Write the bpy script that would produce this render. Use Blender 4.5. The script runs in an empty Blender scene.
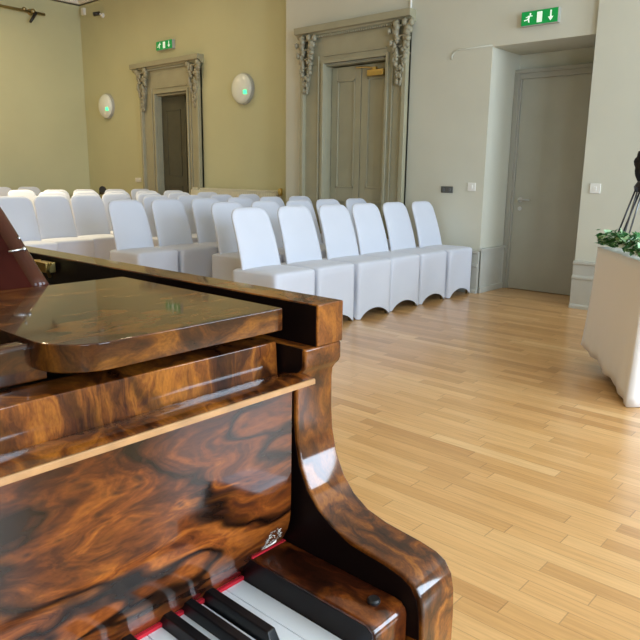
import bpy, bmesh, math, random
from mathutils import Vector, Matrix
PI = math.pi
C = bpy.context.scene.collection
rnd = random.Random(7)

# ------------------------------------------------------------------ helpers
def link_mesh(name, bm, mat, parent=None, smooth=False, bevel=0, loc=None, seg=2, ang=30):
    me = bpy.data.meshes.new(name)
    bmesh.ops.recalc_face_normals(bm, faces=bm.faces)
    bm.to_mesh(me); bm.free()
    mats = mat if isinstance(mat, (list, tuple)) else [mat]
    for m in mats: me.materials.append(m)
    o = bpy.data.objects.new(name, me); C.objects.link(o)
    if parent: o.parent = parent
    if loc: o.location = loc
    if smooth:
        for p in me.polygons: p.use_smooth = True
    if bevel:
        b = o.modifiers.new('bevel', 'BEVEL'); b.width = bevel; b.segments = seg
        b.limit_method = 'ANGLE'; b.angle_limit = math.radians(ang); b.harden_normals = False
        for p in me.polygons: p.use_smooth = True
        me.set_sharp_from_angle(angle=math.radians(19))
        wn_ = o.modifiers.new('normals', 'WEIGHTED_NORMAL'); wn_.keep_sharp = False
    return o

def tag(o, label=None, cat=None, group=None, kind=None):
    if label: o['label'] = label
    if cat: o['category'] = cat
    if group: o['group'] = group
    if kind: o['kind'] = kind
    return o

def empty(name, loc, label, cat, group=None, rz=0):
    o = bpy.data.objects.new(name, None); C.objects.link(o)
    o.empty_display_size = .05
    o.location = loc; o.rotation_euler = (0, 0, rz)
    return tag(o, label, cat, group)

def box(bm, x0, x1, y0, y1, z0, z1, mi=0):
    vs = [bm.verts.new(p) for p in ((x0,y0,z0),(x1,y0,z0),(x1,y1,z0),(x0,y1,z0),(x0,y0,z1),(x1,y0,z1),(x1,y1,z1),(x0,y1,z1))]
    for f in ((0,3,2,1),(4,5,6,7),(0,1,5,4),(1,2,6,5),(2,3,7,6),(3,0,4,7)):
        bm.faces.new([vs[i] for i in f]).material_index = mi
    return vs

def prism(bm, pts, axis, a, b, mi=0):
    """extrude a 2-D outline along an axis. axis 0: pts are (y,z); 1: (x,z); 2: (x,y)"""
    def P(p, t):
        return {0: (t, p[0], p[1]), 1: (p[0], t, p[1]), 2: (p[0], p[1], t)}[axis]
    A = [bm.verts.new(P(p, a)) for p in pts]; B = [bm.verts.new(P(p, b)) for p in pts]
    n = len(pts)
    bm.faces.new(A).material_index = mi; bm.faces.new(B[::-1]).material_index = mi
    for i in range(n):
        bm.faces.new((A[i], B[i], B[(i+1) % n], A[(i+1) % n])).material_index = mi

def tube(bm, pts, r, n=10, mi=0, cap=True):
    pts = [Vector(p) for p in pts]
    rs = r if isinstance(r, (list, tuple)) else [r]*len(pts)
    rings = []
    for i, p in enumerate(pts):
        d = (pts[min(i+1, len(pts)-1)] - pts[max(i-1, 0)]).normalized()
        a = Vector((0, 0, 1)) if abs(d.z) < .9 else Vector((1, 0, 0))
        u = d.cross(a).normalized(); v = d.cross(u)
        rings.append([bm.verts.new(p + (u*math.cos(2*PI*k/n) + v*math.sin(2*PI*k/n))*rs[i]) for k in range(n)])
    for A, B in zip(rings, rings[1:]):
        for k in range(n):
            bm.faces.new((A[k], A[(k+1) % n], B[(k+1) % n], B[k])).material_index = mi
    if cap:
        bm.faces.new(rings[0]).material_index = mi; bm.faces.new(rings[-1][::-1]).material_index = mi

def lathe(bm, prof, M=Matrix(), n=24, mi=0):
    """prof: (r,z) list, about local z, placed by matrix M"""
    rings = []
    for r, z in prof:
        if r < 1e-5: rings.append([bm.verts.new(M @ Vector((0, 0, z)))])
        else: rings.append([bm.verts.new(M @ Vector((r*math.cos(2*PI*k/n), r*math.sin(2*PI*k/n), z))) for k in range(n)])
    for A, B in zip(rings, rings[1:]):
        for k in range(n):
            a, a2 = A[k % len(A)], A[(k+1) % len(A)]; b, b2 = B[k % len(B)], B[(k+1) % len(B)]
            f = []
            for v in (a, a2, b2, b):
                if v not in f: f.append(v)
            if len(f) > 2: bm.faces.new(f).material_index = mi
    if len(rings[0]) > 1: bm.faces.new(rings[0]).material_index = mi
    if len(rings[-1]) > 1: bm.faces.new(rings[-1][::-1]).material_index = mi

def ball(bm, c, r, sc=(1, 1, 1), sub=2, mi=0):
    res = bmesh.ops.create_icosphere(bm, subdivisions=sub, radius=r)
    for v in res['verts']:
        v.co = Vector((v.co.x*sc[0], v.co.y*sc[1], v.co.z*sc[2])) + Vector(c)
    for v in res['verts']:
        for f in v.link_faces: f.material_index = mi

# ------------------------------------------------------------------ materials
def newmat(name):
    m = bpy.data.materials.new(name); m.use_nodes = True
    nt = m.node_tree; nt.nodes.clear()
    out = nt.nodes.new('ShaderNodeOutputMaterial'); b = nt.nodes.new('ShaderNodeBsdfPrincipled')
    nt.links.new(b.outputs[0], out.inputs[0])
    return m, nt, b
def node(nt, t, **kw):
    n = nt.nodes.new(t)
    for k, v in kw.items():
        if k.startswith('i_'): n.inputs[k[2:].replace('_', ' ')].default_value = v
        else: setattr(n, k, v)
    return n
def ramp(nt, fac, stops, interp='LINEAR'):
    r = nt.nodes.new('ShaderNodeValToRGB'); r.color_ramp.interpolation = interp
    el = r.color_ramp.elements
    while len(el) < len(stops): el.new(.5)
    for e, (p, c) in zip(el, stops): e.position = p; e.color = (*c, 1)
    nt.links.new(fac, r.inputs[0]); return r
def mixc(nt, fac, a, b, mode='MIX'):
    m = nt.nodes.new('ShaderNodeMix'); m.data_type = 'RGBA'; m.blend_type = mode
    for s, v in ((m.inputs[0], fac), (m.inputs[6], a), (m.inputs[7], b)):
        if isinstance(v, (int, float)): s.default_value = v
        elif isinstance(v, tuple): s.default_value = (*v, 1)
        else: nt.links.new(v, s)
    return m.outputs[2]
def plain(name, col, rough=.5, metal=0, noise=0, nscale=8, bump=0, bscale=60, emit=None, estr=0, coat=0, spec=.5):
    m, nt, b = newmat(name)
    b.inputs['Base Color'].default_value = (*col, 1)
    b.inputs['Roughness'].default_value = rough; b.inputs['Metallic'].default_value = metal
    b.inputs['Coat Weight'].default_value = coat; b.inputs['Specular IOR Level'].default_value = spec
    tc = node(nt, 'ShaderNodeTexCoord')
    if noise:
        n = node(nt, 'ShaderNodeTexNoise'); n.inputs['Scale'].default_value = nscale; n.inputs['Detail'].default_value = 4
        nt.links.new(tc.outputs['Object'], n.inputs['Vector'])
        r = ramp(nt, n.outputs['Fac'], [(.3, tuple(c*(1-noise) for c in col)), (.7, tuple(min(1, c*(1+noise)) for c in col))])
        nt.links.new(r.outputs[0], b.inputs['Base Color'])
    if bump:
        n2 = node(nt, 'ShaderNodeTexNoise'); n2.inputs['Scale'].default_value = bscale; n2.inputs['Detail'].default_value = 5
        nt.links.new(tc.outputs['Object'], n2.inputs['Vector'])
        bp = node(nt, 'ShaderNodeBump'); bp.inputs['Strength'].default_value = bump; bp.inputs['Distance'].default_value = .01
        nt.links.new(n2.outputs['Fac'], bp.inputs['Height']); nt.links.new(bp.outputs[0], b.inputs['Normal'])
    if emit:
        b.inputs['Emission Color'].default_value = (*emit, 1); b.inputs['Emission Strength'].default_value = estr
    return m

def walnut(name, offs=(0, 0, 0), scale=1., stretch=(1, 1, 1), burl=.6, warm=1., gloss=.12, rot=(0,0,0), eyes=True, dark=1., ink=.8, patch=.8):
    """figured French-polished walnut"""
    m, nt, b = newmat(name)
    L = nt.links.new
    tc = node(nt, 'ShaderNodeTexCoord'); mp = node(nt, 'ShaderNodeMapping')
    mp.inputs['Location'].default_value = offs; mp.inputs['Scale'].default_value = tuple(scale*s for s in stretch)
    mp.inputs['Rotation'].default_value = rot
    L(tc.outputs['Object'], mp.inputs['Vector'])
    n1 = node(nt, 'ShaderNodeTexNoise'); n1.inputs['Scale'].default_value = 5; n1.inputs['Detail'].default_value = 3; n1.inputs['Roughness'].default_value = .5
    L(mp.outputs[0], n1.inputs['Vector'])
    vm = node(nt, 'ShaderNodeVectorMath', operation='MULTIPLY_ADD'); L(n1.outputs['Color'], vm.inputs[0])
    vm.inputs[1].default_value = (burl, burl, burl); L(mp.outputs[0], vm.inputs[2])
    # flowing figure
    w = node(nt, 'ShaderNodeTexNoise'); w.inputs['Scale'].default_value = 6; w.inputs['Detail'].default_value = 9; w.inputs['Roughness'].default_value = .6
    w.inputs['Distortion'].default_value = 1.6
    L(vm.outputs[0], w.inputs['Vector'])
    col = ramp(nt, w.outputs['Fac'], [(.30, (.018*dark, .005*dark, .0025*dark)), (.42, (.065*dark, .016*dark*warm, .005*dark)),
        (.52, (.165*dark, .043*dark*warm, .008*dark)), (.63, (.33*dark, .100*dark*warm, .014*dark)), (.76, (.13*dark, .034*dark*warm, .008*dark))])
    out = col.outputs[0]
    # dark ink lines
    wv = node(nt, 'ShaderNodeTexWave'); wv.wave_type = 'BANDS'; wv.bands_direction = 'DIAGONAL'
    wv.inputs['Scale'].default_value = 2.2; wv.inputs['Distortion'].default_value = 9; wv.inputs['Detail'].default_value = 3.5; wv.inputs['Detail Scale'].default_value = 1.1
    L(vm.outputs[0], wv.inputs['Vector'])
    lr = ramp(nt, wv.outputs['Fac'], [(0, (0, 0, 0)), (.10, (.55, .55, .55)), (.3, (1, 1, 1))])
    out = mixc(nt, ink, out, lr.outputs[0], 'MULTIPLY')
    # soft large patches
    n3 = node(nt, 'ShaderNodeTexNoise'); n3.inputs['Scale'].default_value = 3.2; n3.inputs['Detail'].default_value = 2
    L(mp.outputs[0], n3.inputs['Vector'])
    pr = ramp(nt, n3.outputs['Fac'], [(.38, (.32, .26, .28)), (.60, (1.25, 1.25, 1.2))])
    out = mixc(nt, patch, out, pr.outputs[0], 'MULTIPLY')
    if eyes:
        vo = node(nt, 'ShaderNodeTexVoronoi'); vo.inputs['Scale'].default_value = 34; vo.inputs['Randomness'].default_value = 1
        L(vm.outputs[0], vo.inputs['Vector'])
        er = ramp(nt, vo.outputs['Distance'], [(.0, (1, 1, 1)), (.22, (.5, .5, .5)), (.42, (0, 0, 0))])
        em = ramp(nt, n3.outputs['Fac'], [(.46, (1, 1, 1)), (.56, (0, 0, 0))])
        fac = mixc(nt, 1., er.outputs[0], em.outputs[0], 'MULTIPLY')
        out = mixc(nt, fac, out, (.03*dark, .009*dark, .004*dark))
    # fine pores
    n4 = node(nt, 'ShaderNodeTexNoise'); n4.inputs['Scale'].default_value = 160; n4.inputs['Detail'].default_value = 2
    L(mp.outputs[0], n4.inputs['Vector'])
    fr = ramp(nt, n4.outputs['Fac'], [(.3, (.72, .72, .72)), (.6, (1.1, 1.1, 1.1))])
    out = mixc(nt, .7, out, fr.outputs[0], 'MULTIPLY')
    L(out, b.inputs['Base Color'])
    b.inputs['Roughness'].default_value = .38
    b.inputs['Coat Weight'].default_value = 1; b.inputs['Coat Roughness'].default_value = gloss; b.inputs['Coat IOR'].default_value = 1.45
    b.inputs['Specular IOR Level'].default_value = .08
    return m

M = {}
M['burl']   = walnut('burl walnut panel', (.3, .1, .2), 1.3, (.6, 1, 1.7), .55, .97, .09, dark=1.12, ink=.95)
M['band']   = walnut('straight figured walnut', (1.3, .4, .7), 2.2, (1.6, 1, .7), .3, 1.1, .06, eyes=False, dark=.95, ink=.6, patch=.5)
M['case']   = walnut('polished walnut case', (2.2, .9, .1), 3.0, (1, .6, .6), .25, 1.1, .06, eyes=False, dark=.95, ink=.4, patch=.5)
M['block']  = walnut('dark polished walnut block', (.7, 3.1, .4), 3.0, (1, .6, 1), .3, .9, .07, eyes=False, dark=.6, ink=.5, patch=.5)
M['shelf']  = walnut('polished walnut desk shelf', (3.7, .2, 1.9), 3.0, (.5, 1.3, 1), .3, 1.15, .05, eyes=False, dark=.6, ink=.4, patch=.4)
M['deskwood'] = plain('dark mahogany desk panel', (.03, .005, .003), .6, spec=.05, noise=.3, nscale=14)
M['darkwood'] = plain('dark mahogany', (.035, .009, .006), .3, coat=.8, noise=.3, nscale=20)
M['redwood']  = plain('red mahogany', (.05, .010, .006), .35, coat=.5, noise=.35, nscale=14)
M['lining']  = plain('black inner lining', (.006, .003, .003), .35, spec=.2)  # even near-black for the inner faces and desk tray
M['moulding']  = plain('glossy red brown moulding', (.05, .012, .005), .5, spec=.1, coat=.45, noise=.2)
M['edge']   = plain('worn pale walnut edge', (.40, .21, .085), .4, coat=.3, noise=.2, nscale=40)
M['blackin']  = plain('piano interior black', (.006, .005, .005), .6)
M['plate']  = plain('dark bronze plate', (.10, .065, .025), .45, .6, noise=.2)
M['felt']   = plain('red felt', (.62, .012, .03), .95, bump=.3, bscale=900)
M['ivory']  = plain('white key top', (.84, .90, .96), .22, coat=.4)
M['ebony']  = plain('black key', (.006, .006, .007), .35, spec=.35)
M['brass']  = plain('brass', (.62, .45, .16), .28, 1)
M['steel']  = plain('steel wire', (.6, .6, .6), .3, 1)
M['silver'] = plain('silver inlay', (.62, .58, .52), .4, .6)
M['blackpl'] = plain('black plastic', (.012, .012, .013), .35)
M['wall']   = plain('warm lit cream plaster', (.555, .54, .33), .75, noise=.03, nscale=1.5, bump=.04, bscale=30)  # cream wall with warm lamplight tinted into the colour
M['wallcool'] = plain('cool lit cream plaster', (.605, .595, .495), .75, noise=.03, nscale=1.5, bump=.04, bscale=30)  # same cream wall, cool daylight tinted into the colour
M['ceil']   = plain('white ceiling paint', (.78, .76, .68), .85)
M['skirt']  = plain('grey painted wainscot', (.50, .50, .45), .5, noise=.03)
M['taupe']  = plain('taupe gloss door paint', (.37, .345, .235), .25, noise=.05, nscale=5, bump=.05, bscale=25)
M['taupe2'] = plain('taupe panel door paint', (.38, .355, .245), .3, noise=.05, nscale=5, bump=.05, bscale=25)
M['carve']  = plain('taupe carved moulding', (.33, .305, .215), .4)
M['doorgrey'] = plain('grey green door paint', (.38, .37, .305), .45, noise=.05, nscale=3)
M['doorframe'] = plain('grey door frame paint', (.34, .33, .28), .4)
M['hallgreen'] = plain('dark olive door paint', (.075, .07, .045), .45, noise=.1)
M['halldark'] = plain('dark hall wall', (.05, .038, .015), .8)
M['cream']  = plain('lit hall wall cream', (.85, .75, .45), .6)  # pale colour stands in for light on the hall wall
M['radiator'] = plain('cream enamel radiator', (.72, .68, .52), .4)
M['cover']  = plain('white stretch chair cover', (.66, .69, .78), .8, bump=.05, bscale=14, noise=.02, nscale=3)
M['cover'].node_tree.nodes['Principled BSDF'].inputs['Sheen Weight'].default_value = .15
M['cloth']  = plain('ivory table linen', (.88, .85, .84), .85, bump=.06, bscale=9)
M['chairmetal'] = plain('chair leg metal', (.35, .28, .14), .35, .9)
M['white']  = plain('white plastic', (.80, .79, .74), .4)
M['greysw'] = plain('dark grey socket', (.10, .10, .09), .4)
M['lampglass'] = plain('opal lamp diffuser', (.82, .84, .76), .22, coat=.5)
M['green']  = plain('green sign face', (.0, .23, .045), .4, emit=(0, .35, .07), estr=.35)
M['signwhite'] = plain('white sign pictogram', (.85, .92, .85), .4, emit=(.75, 1, .8), estr=.35)
M['ledgreen'] = plain('green indicator light', (.1, .9, .4), .4, emit=(.05, 1, .35), estr=1.6)
M['signend'] = plain('grey sign housing', (.42, .42, .38), .4)
M['leaf']   = plain('ivy leaf', (.04, .17, .045), .5, noise=.5, nscale=30)
M['leaf2']  = plain('pale ivy leaf', (.38, .62, .36), .5, noise=.4, nscale=30)
M['petal']  = plain('white flower petal', (.80, .88, .80), .6)
M['candle'] = plain('cream candle wax', (.85, .78, .50), .5)
M['rodblack'] = plain('black tripod tube', (.012, .012, .014), .3)
M['rodgrey'] = plain('grey tripod tube', (.16, .17, .18), .3, .7)
M['fabricblack'] = plain('black fabric', (.006, .006, .007), .9, bump=.4, bscale=40)

# oak strip floor: strips run along y
def floor_mat():
    m, nt, b = newmat('oak strip parquet'); L = nt.links.new
    tc = node(nt, 'ShaderNodeTexCoord'); sp = node(nt, 'ShaderNodeSeparateXYZ'); L(tc.outputs['Object'], sp.inputs[0])
    def math_(op, a, b_=None, c=None):
        n = node(nt, 'ShaderNodeMath', operation=op)
        for i, v in enumerate((a, b_, c)):
            if v is None: continue
            if isinstance(v, (int, float)): n.inputs[i].default_value = v
            else: L(v, n.inputs[i])
        return n.outputs[0]
    W = .066
    u = math_('DIVIDE', sp.outputs[0], W); row = math_('FLOOR', u)
    wn = node(nt, 'ShaderNodeTexWhiteNoise', noise_dimensions='1D'); L(row, wn.inputs['W'])
    off = math_('MULTIPLY', wn.outputs['Value'], 7.3)
    v = math_('ADD', math_('DIVIDE', sp.outputs[1], .58), off); colm = math_('FLOOR', v)
    cmb = node(nt, 'ShaderNodeCombineXYZ'); L(row, cmb.inputs[0]); L(colm, cmb.inputs[1])
    wn2 = node(nt, 'ShaderNodeTexWhiteNoise', noise_dimensions='3D'); L(cmb.outputs[0], wn2.inputs['Vector'])
    base = ramp(nt, wn2.outputs['Value'], [(0, (.56, .295, .105)), (.25, (.66, .37, .14)), (.6, (.71, .41, .165)), (.92, (.76, .465, .20)), (1, (.82, .54, .26))])
    # grain
    mp = node(nt, 'ShaderNodeMapping'); mp.inputs['Scale'].default_value = (60, 2.5, 1)
    addv = node(nt, 'ShaderNodeVectorMath', operation='MULTIPLY_ADD'); L(wn2.outputs['Color'], addv.inputs[0]); addv.inputs[1].default_value = (3, 9, 0)
    L(tc.outputs['Object'], addv.inputs[2]); L(addv.outputs[0], mp.inputs[0])
    n = node(nt, 'ShaderNodeTexNoise'); n.inputs['Scale'].default_value = 1.6; n.inputs['Detail'].default_value = 5; n.inputs['Distortion'].default_value = .6
    L(mp.outputs[0], n.inputs['Vector'])
    g = ramp(nt, n.outputs['Fac'], [(.3, (.84, .80, .74)), (.6, (1.06, 1.05, 1.03))])
    c = mixc(nt, .8, base.outputs[0], g.outputs[0], 'MULTIPLY')
    # joints
    fu = math_('FRACT', u); fv = math_('FRACT', v)
    def edge(f, w):
        a = math_('LESS_THAN', f, w); return a
    j = math_('MAXIMUM', edge(fu, .03), edge(fv, .006))
    c = mixc(nt, math_('MULTIPLY', j, .45), c, (.20, .10, .04))
    L(c, b.inputs['Base Color'])
    b.inputs['Roughness'].default_value = .28; b.inputs['Specular IOR Level'].default_value = .5
    b.inputs['Coat Weight'].default_value = .35; b.inputs['Coat Roughness'].default_value = .22
    return m
M['floor'] = floor_mat()

# ------------------------------------------------------------------ camera
F_PX = 668.3
yaw, pitch, roll = map(math.radians, (41.677, 12.278, .753))
H = 1.15
fw = Vector((math.cos(yaw)*math.cos(pitch), math.sin(yaw)*math.cos(pitch), -math.sin(pitch)))
rt = Vector((math.sin(yaw), -math.cos(yaw), 0)); up = rt.cross(fw)
r2 = rt*math.cos(roll) + up*math.sin(roll); u2 = -rt*math.sin(roll) + up*math.cos(roll)
cd = bpy.data.cameras.new('camera'); cam = bpy.data.objects.new('camera', cd); C.objects.link(cam)
cd.sensor_width = 36; cd.lens = F_PX/640*36; cd.clip_start = .02
cam.matrix_world = Matrix(((r2.x, u2.x, -fw.x, 0), (r2.y, u2.y, -fw.y, 0), (r2.z, u2.z, -fw.z, H), (0, 0, 0, 1)))
bpy.context.scene.camera = cam

# ------------------------------------------------------------------ the room
XW, XL, YL, YB, XB, CZ = 6.03, 6.40, 11.30, -4.0, -4.5, 4.06
T = .3
def struct(name, bm, m, bevel=0):
    return tag(link_mesh(name, bm, m, bevel=bevel), kind='structure')
bm = bmesh.new(); box(bm, XB-T, XW+3.2, YB-T, YL+T, -.1, 0); struct('floor', bm, M['floor'])
bm = bmesh.new(); box(bm, XB-T, XW+3.2, YB-T, YL+T, CZ, CZ+.15); struct('ceiling', bm, M['ceil'])

RY0, RY1, RZ = 2.275, 3.248, 2.34          # recess of the plain door
DY0, DY1, DZ = 2.30, 3.175, 2.10           # its leaf
XD = 6.55
TY0, TY1, TZ = 4.40, 5.36, 2.37            # panelled doorway
# right wall (nearer part) with the recess and the panelled doorway
bm = bmesh.new()
box(bm, XW, XW+.75, RY1, TY0, 0, CZ); box(bm, XW, XW+.75, RY0, RY1, RZ, CZ)
box(bm, XW, XW+.75, TY1, 5.966, 0, CZ); box(bm, XW, XW+.75, TY0, TY1, TZ, CZ)
box(bm, XD+.06, XD+.2, RY0, RY1, 0, RZ)
box(bm, XW+.45, XW+.75, TY0, TY1, 0, TZ)
struct('wall_right', bm, M['wallcool'])
bm = bmesh.new(); box(bm, 5.985, XW+.75, YB, RY0, 0, CZ); struct('wall_right_pier', bm, M['wallcool'])
# farther part, set back, with the small doorway
LY0, LY1, LZ = 8.31, 9.17, 2.33
bm = bmesh.new()
box(bm, XL, XL+T, 5.9, LY0, 0, CZ); box(bm, XL, XL+T, LY1, YL+T, 0, CZ); box(bm, XL, XL+T, LY0, LY1, LZ, CZ)
struct('wall_right_far', bm, M['wall'])
bm = bmesh.new(); box(bm, XB-T, XL, YL, YL+T, 0, CZ); struct('wall_left', bm, M['wall'])
# wall behind the piano bench side, three tall windows
WN = [(-3.2, -1.4), (.2, 2.0), (3.4, 5.2)]; WZ0, WZ1 = .9, 3.3
bm = bmesh.new(); xs = [XB-T] + [v for w in WN for v in w] + [XW]
for i in range(0, len(xs), 2): box(bm, xs[i], xs[i+1], YB-T, YB, 0, CZ)
for a, b_ in WN:
    box(bm, a, b_, YB-T, YB, 0, WZ0); box(bm, a, b_, YB-T, YB, WZ1, CZ)
struct('wall_front', bm, M['wall'])
bm = bmesh.new(); box(bm, XB-T, XB, YB-T, YL+T, 0, CZ); struct('wall_back', bm, M['wall'])
for i, (a, b_) in enumerate(WN):
    bm = bmesh.new(); t = .05; y0, y1 = YB-.2, YB-.12
    box(bm, a, a+t, y0, y1, WZ0, WZ1); box(bm, b_-t, b_, y0, y1, WZ0, WZ1)
    box(bm, a, b_, y0, y1, WZ0, WZ0+t); box(bm, a, b_, y0, y1, WZ1-t, WZ1)
    box(bm, (a+b_)/2-.02, (a+b_)/2+.02, y0, y1, WZ0, WZ1); box(bm, a, b_, y0, y1, 2.1, 2.14)
    struct('window_%d' % (i+1), bm, M['white'])
# hall beyond the small doorway
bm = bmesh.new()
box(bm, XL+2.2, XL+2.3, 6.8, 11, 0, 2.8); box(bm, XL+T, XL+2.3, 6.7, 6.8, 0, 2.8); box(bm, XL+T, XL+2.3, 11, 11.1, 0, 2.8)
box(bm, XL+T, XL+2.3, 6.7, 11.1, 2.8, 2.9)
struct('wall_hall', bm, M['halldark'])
bm = bmesh.new(); box(bm, XL+1.2, XL+1.3, 9.3, 10.6, 1.80, 2.8); struct('trim_hall_lit_panel', bm, M['cream'])  # added pale panel standing in for a lit stretch of hall wall

# skirting / wainscot blocks (tall, moulded)
SK = [(0, 0), (.045, 0), (.045, .025), (.032, .04), (.032, .262), (.042, .268), (.042, .285), (.024, .30), (.024, .395), (.038, .402), (.038, .42), (.0, .43)]
def skirt_x(name, X, y0, y1, zs=1.):      # runs along y on a wall facing -x
    bm = bmesh.new(); n = len(SK)
    A = [bm.verts.new((X-d, y0, z)) for d, z in SK]; B = [bm.verts.new((X-d, y1, z)) for d, z in SK]
    bm.faces.new(A); bm.faces.new(B[::-1])
    for i in range(n): bm.faces.new((A[i], B[i], B[(i+1) % n], A[(i+1) % n]))
    struct(name, bm, M['skirt'])
def skirt_y(name, Y, x0, x1, s=-1):        # runs along x; s=-1 faces -y
    bm = bmesh.new(); n = len(SK)
    A = [bm.verts.new((x0, Y+s*d, z)) for d, z in SK]; B = [bm.verts.new((x1, Y+s*d, z)) for d, z in SK]
    bm.faces.new(A); bm.faces.new(B[::-1])
    for i in range(n): bm.faces.new((A[i], B[i], B[(i+1) % n], A[(i+1) % n]))
    struct(name, bm, M['skirt'])
skirt_x('baseboard_right_pier', 5.985, YB, RY0)
skirt_x('baseboard_right', XW, RY1, 4.13)
skirt_x('baseboard_right_end', XW, 5.79, 5.966)
skirt_x('baseboard_right_far', XL, 5.966, 8.0); skirt_x('baseboard_right_corner', XL, 9.6, YL)
skirt_y('baseboard_left', YL, XB, XL)
# panelled dado inside the recess
bm = bmesh.new(); y = RY1
box(bm, XW+.003, XD-.01, y-.015, y, 0, .435); box(bm, XW-.02, XD-.01, y-.035, y, .425, .45)
box(bm, XW+.003, XD-.01, y-.03, y, 0, .06)
box(bm, XW+.003, XW+.03, y-.022, y, .06, .425); box(bm, XD-.05, XD-.02, y-.022, y, .06, .425); box(bm, XW+.02, XD-.02, y-.022, y, .395, .425)
struct('baseboard_recess', bm, M['skirt'], .003)
# dado rail and cornice
bm = bmesh.new(); box(bm, XB, XL, YL-.03, YL, .74, .79); struct('trim_dado_left', bm, M['wall'], .006)
bm = bmesh.new(); box(bm, XL-.03, XL, 9.62, YL-.03, .74, .79); struct('trim_dado_right', bm, M['wall'], .006)
CO = [(0, 0), (0, .02), (.03, .03), (.05, .07), (.12, .12), (.14, .15), (0, .15)]
def cornice(name, horiz, P, a, b):
    bm = bmesh.new(); z0 = CZ-.15
    f = (lambda d, z, t: (P-d, t, z0+z)) if horiz == 'x' else (lambda d, z, t: (t, P-d, z0+z))
    A = [bm.verts.new(f(d, z, a)) for d, z in CO]; B = [bm.verts.new(f(d, z, b)) for d, z in CO]; n = len(CO)
    bm.faces.new(A); bm.faces.new(B[::-1])
    for i in range(n): bm.faces.new((A[i], B[i], B[(i+1) % n], A[(i+1) % n]))
    struct(name, bm, M['ceil'])
cornice('trim_cornice_far', 'x', XL, 5.966, YL); cornice('trim_cornice_left', 'y', YL, XB, XL); cornice('trim_cornice_right', 'x', XW, RY0, 5.966)

# ------------------------------------------------------------------ plain door in the recess
d = bpy.data.objects.new('door_1', None); C.objects.link(d); d.location = (XD, (DY0+DY1)/2, 0); tag(d, kind='structure')
def rel(bm, d):
    for v in bm.verts: v.co -= d.location
    return bm
bm = bmesh.new(); box(bm, XD+.0, XD+.045, DY0, DY1, .006, DZ); link_mesh('leaf', rel(bm, d), M['doorgrey'], d, bevel=.002)
bm = bmesh.new()
for (a, b_, c_, e) in ((DY1, DY1+.055, 0, DZ), (RY0+.002, DY0, 0, DZ), (RY0+.002, DY1+.055, DZ, DZ+.075)):
    box(bm, XD-.02, XD+.06, a, b_, c_, e)
box(bm, XD-.035, XD-.021, DY1+.02, DY1+.07, 0, DZ+.05); box(bm, XD-.035, XD-.021, RY0+.002, DY1+.07, DZ+.0505, DZ+.09)
link_mesh('door_frame', rel(bm, d), M['doorframe'], d, bevel=.004)
bm = bmesh.new()
ly = DY1-.07; lz = .925
lathe(bm, [(.026, 0), (.026, .008), (.012, .012), (.012, .05), (0, .052)], Matrix.Translation((XD, ly, lz)) @ Matrix.Rotation(-PI/2, 4, 'Y'), 16)
tube(bm, [(XD-.045, ly, lz), (XD-.05, ly-.03, lz+.002), (XD-.05, ly-.12, lz)], .009, 10)
lathe(bm, [(.022, 0), (.022, .006), (0, .007)], Matrix.Translation((XD, ly, lz-.09)) @ Matrix.Rotation(-PI/2, 4, 'Y'), 16)
link_mesh('door_handle', rel(bm, d), M['steel'], d, smooth=False, bevel=.001)

# ------------------------------------------------------------------ moulded door surrounds
def leafblob(bm, base, w, h, rs):
    """carved acanthus drop standing off a wall that faces -x: base is its top centre"""
    x0, yc, zt = base
    prism(bm, [(yc-w*.30, zt), (yc+w*.30, zt), (yc+w*.22, zt-h*.5), (yc+w*.06, zt-h), (yc-w*.06, zt-h), (yc-w*.22, zt-h*.5)], 0, x0, x0-.02)
    for i in range(30):
        t = i/29.; s = (1-t)*.5+.10
        for sgn in (-1, 1):
            a = rs.uniform(.1, .45)*sgn*w*s*2
            ball(bm, (x0-.03-rs.uniform(0, .02)-.02*(1-t), yc+a, zt-t*h+rs.uniform(-.01, .01)), .026+.018*(1-t), (.8, rs.uniform(.5, 1.1), rs.uniform(.7, 1.3)), 1)
        if i % 5 == 0: tube(bm, [(x0-.02, yc-w*.4*s, zt-t*h), (x0-.06, yc, zt-t*h-.03), (x0-.02, yc+w*.4*s, zt-t*h)], .010, 6)
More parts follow.
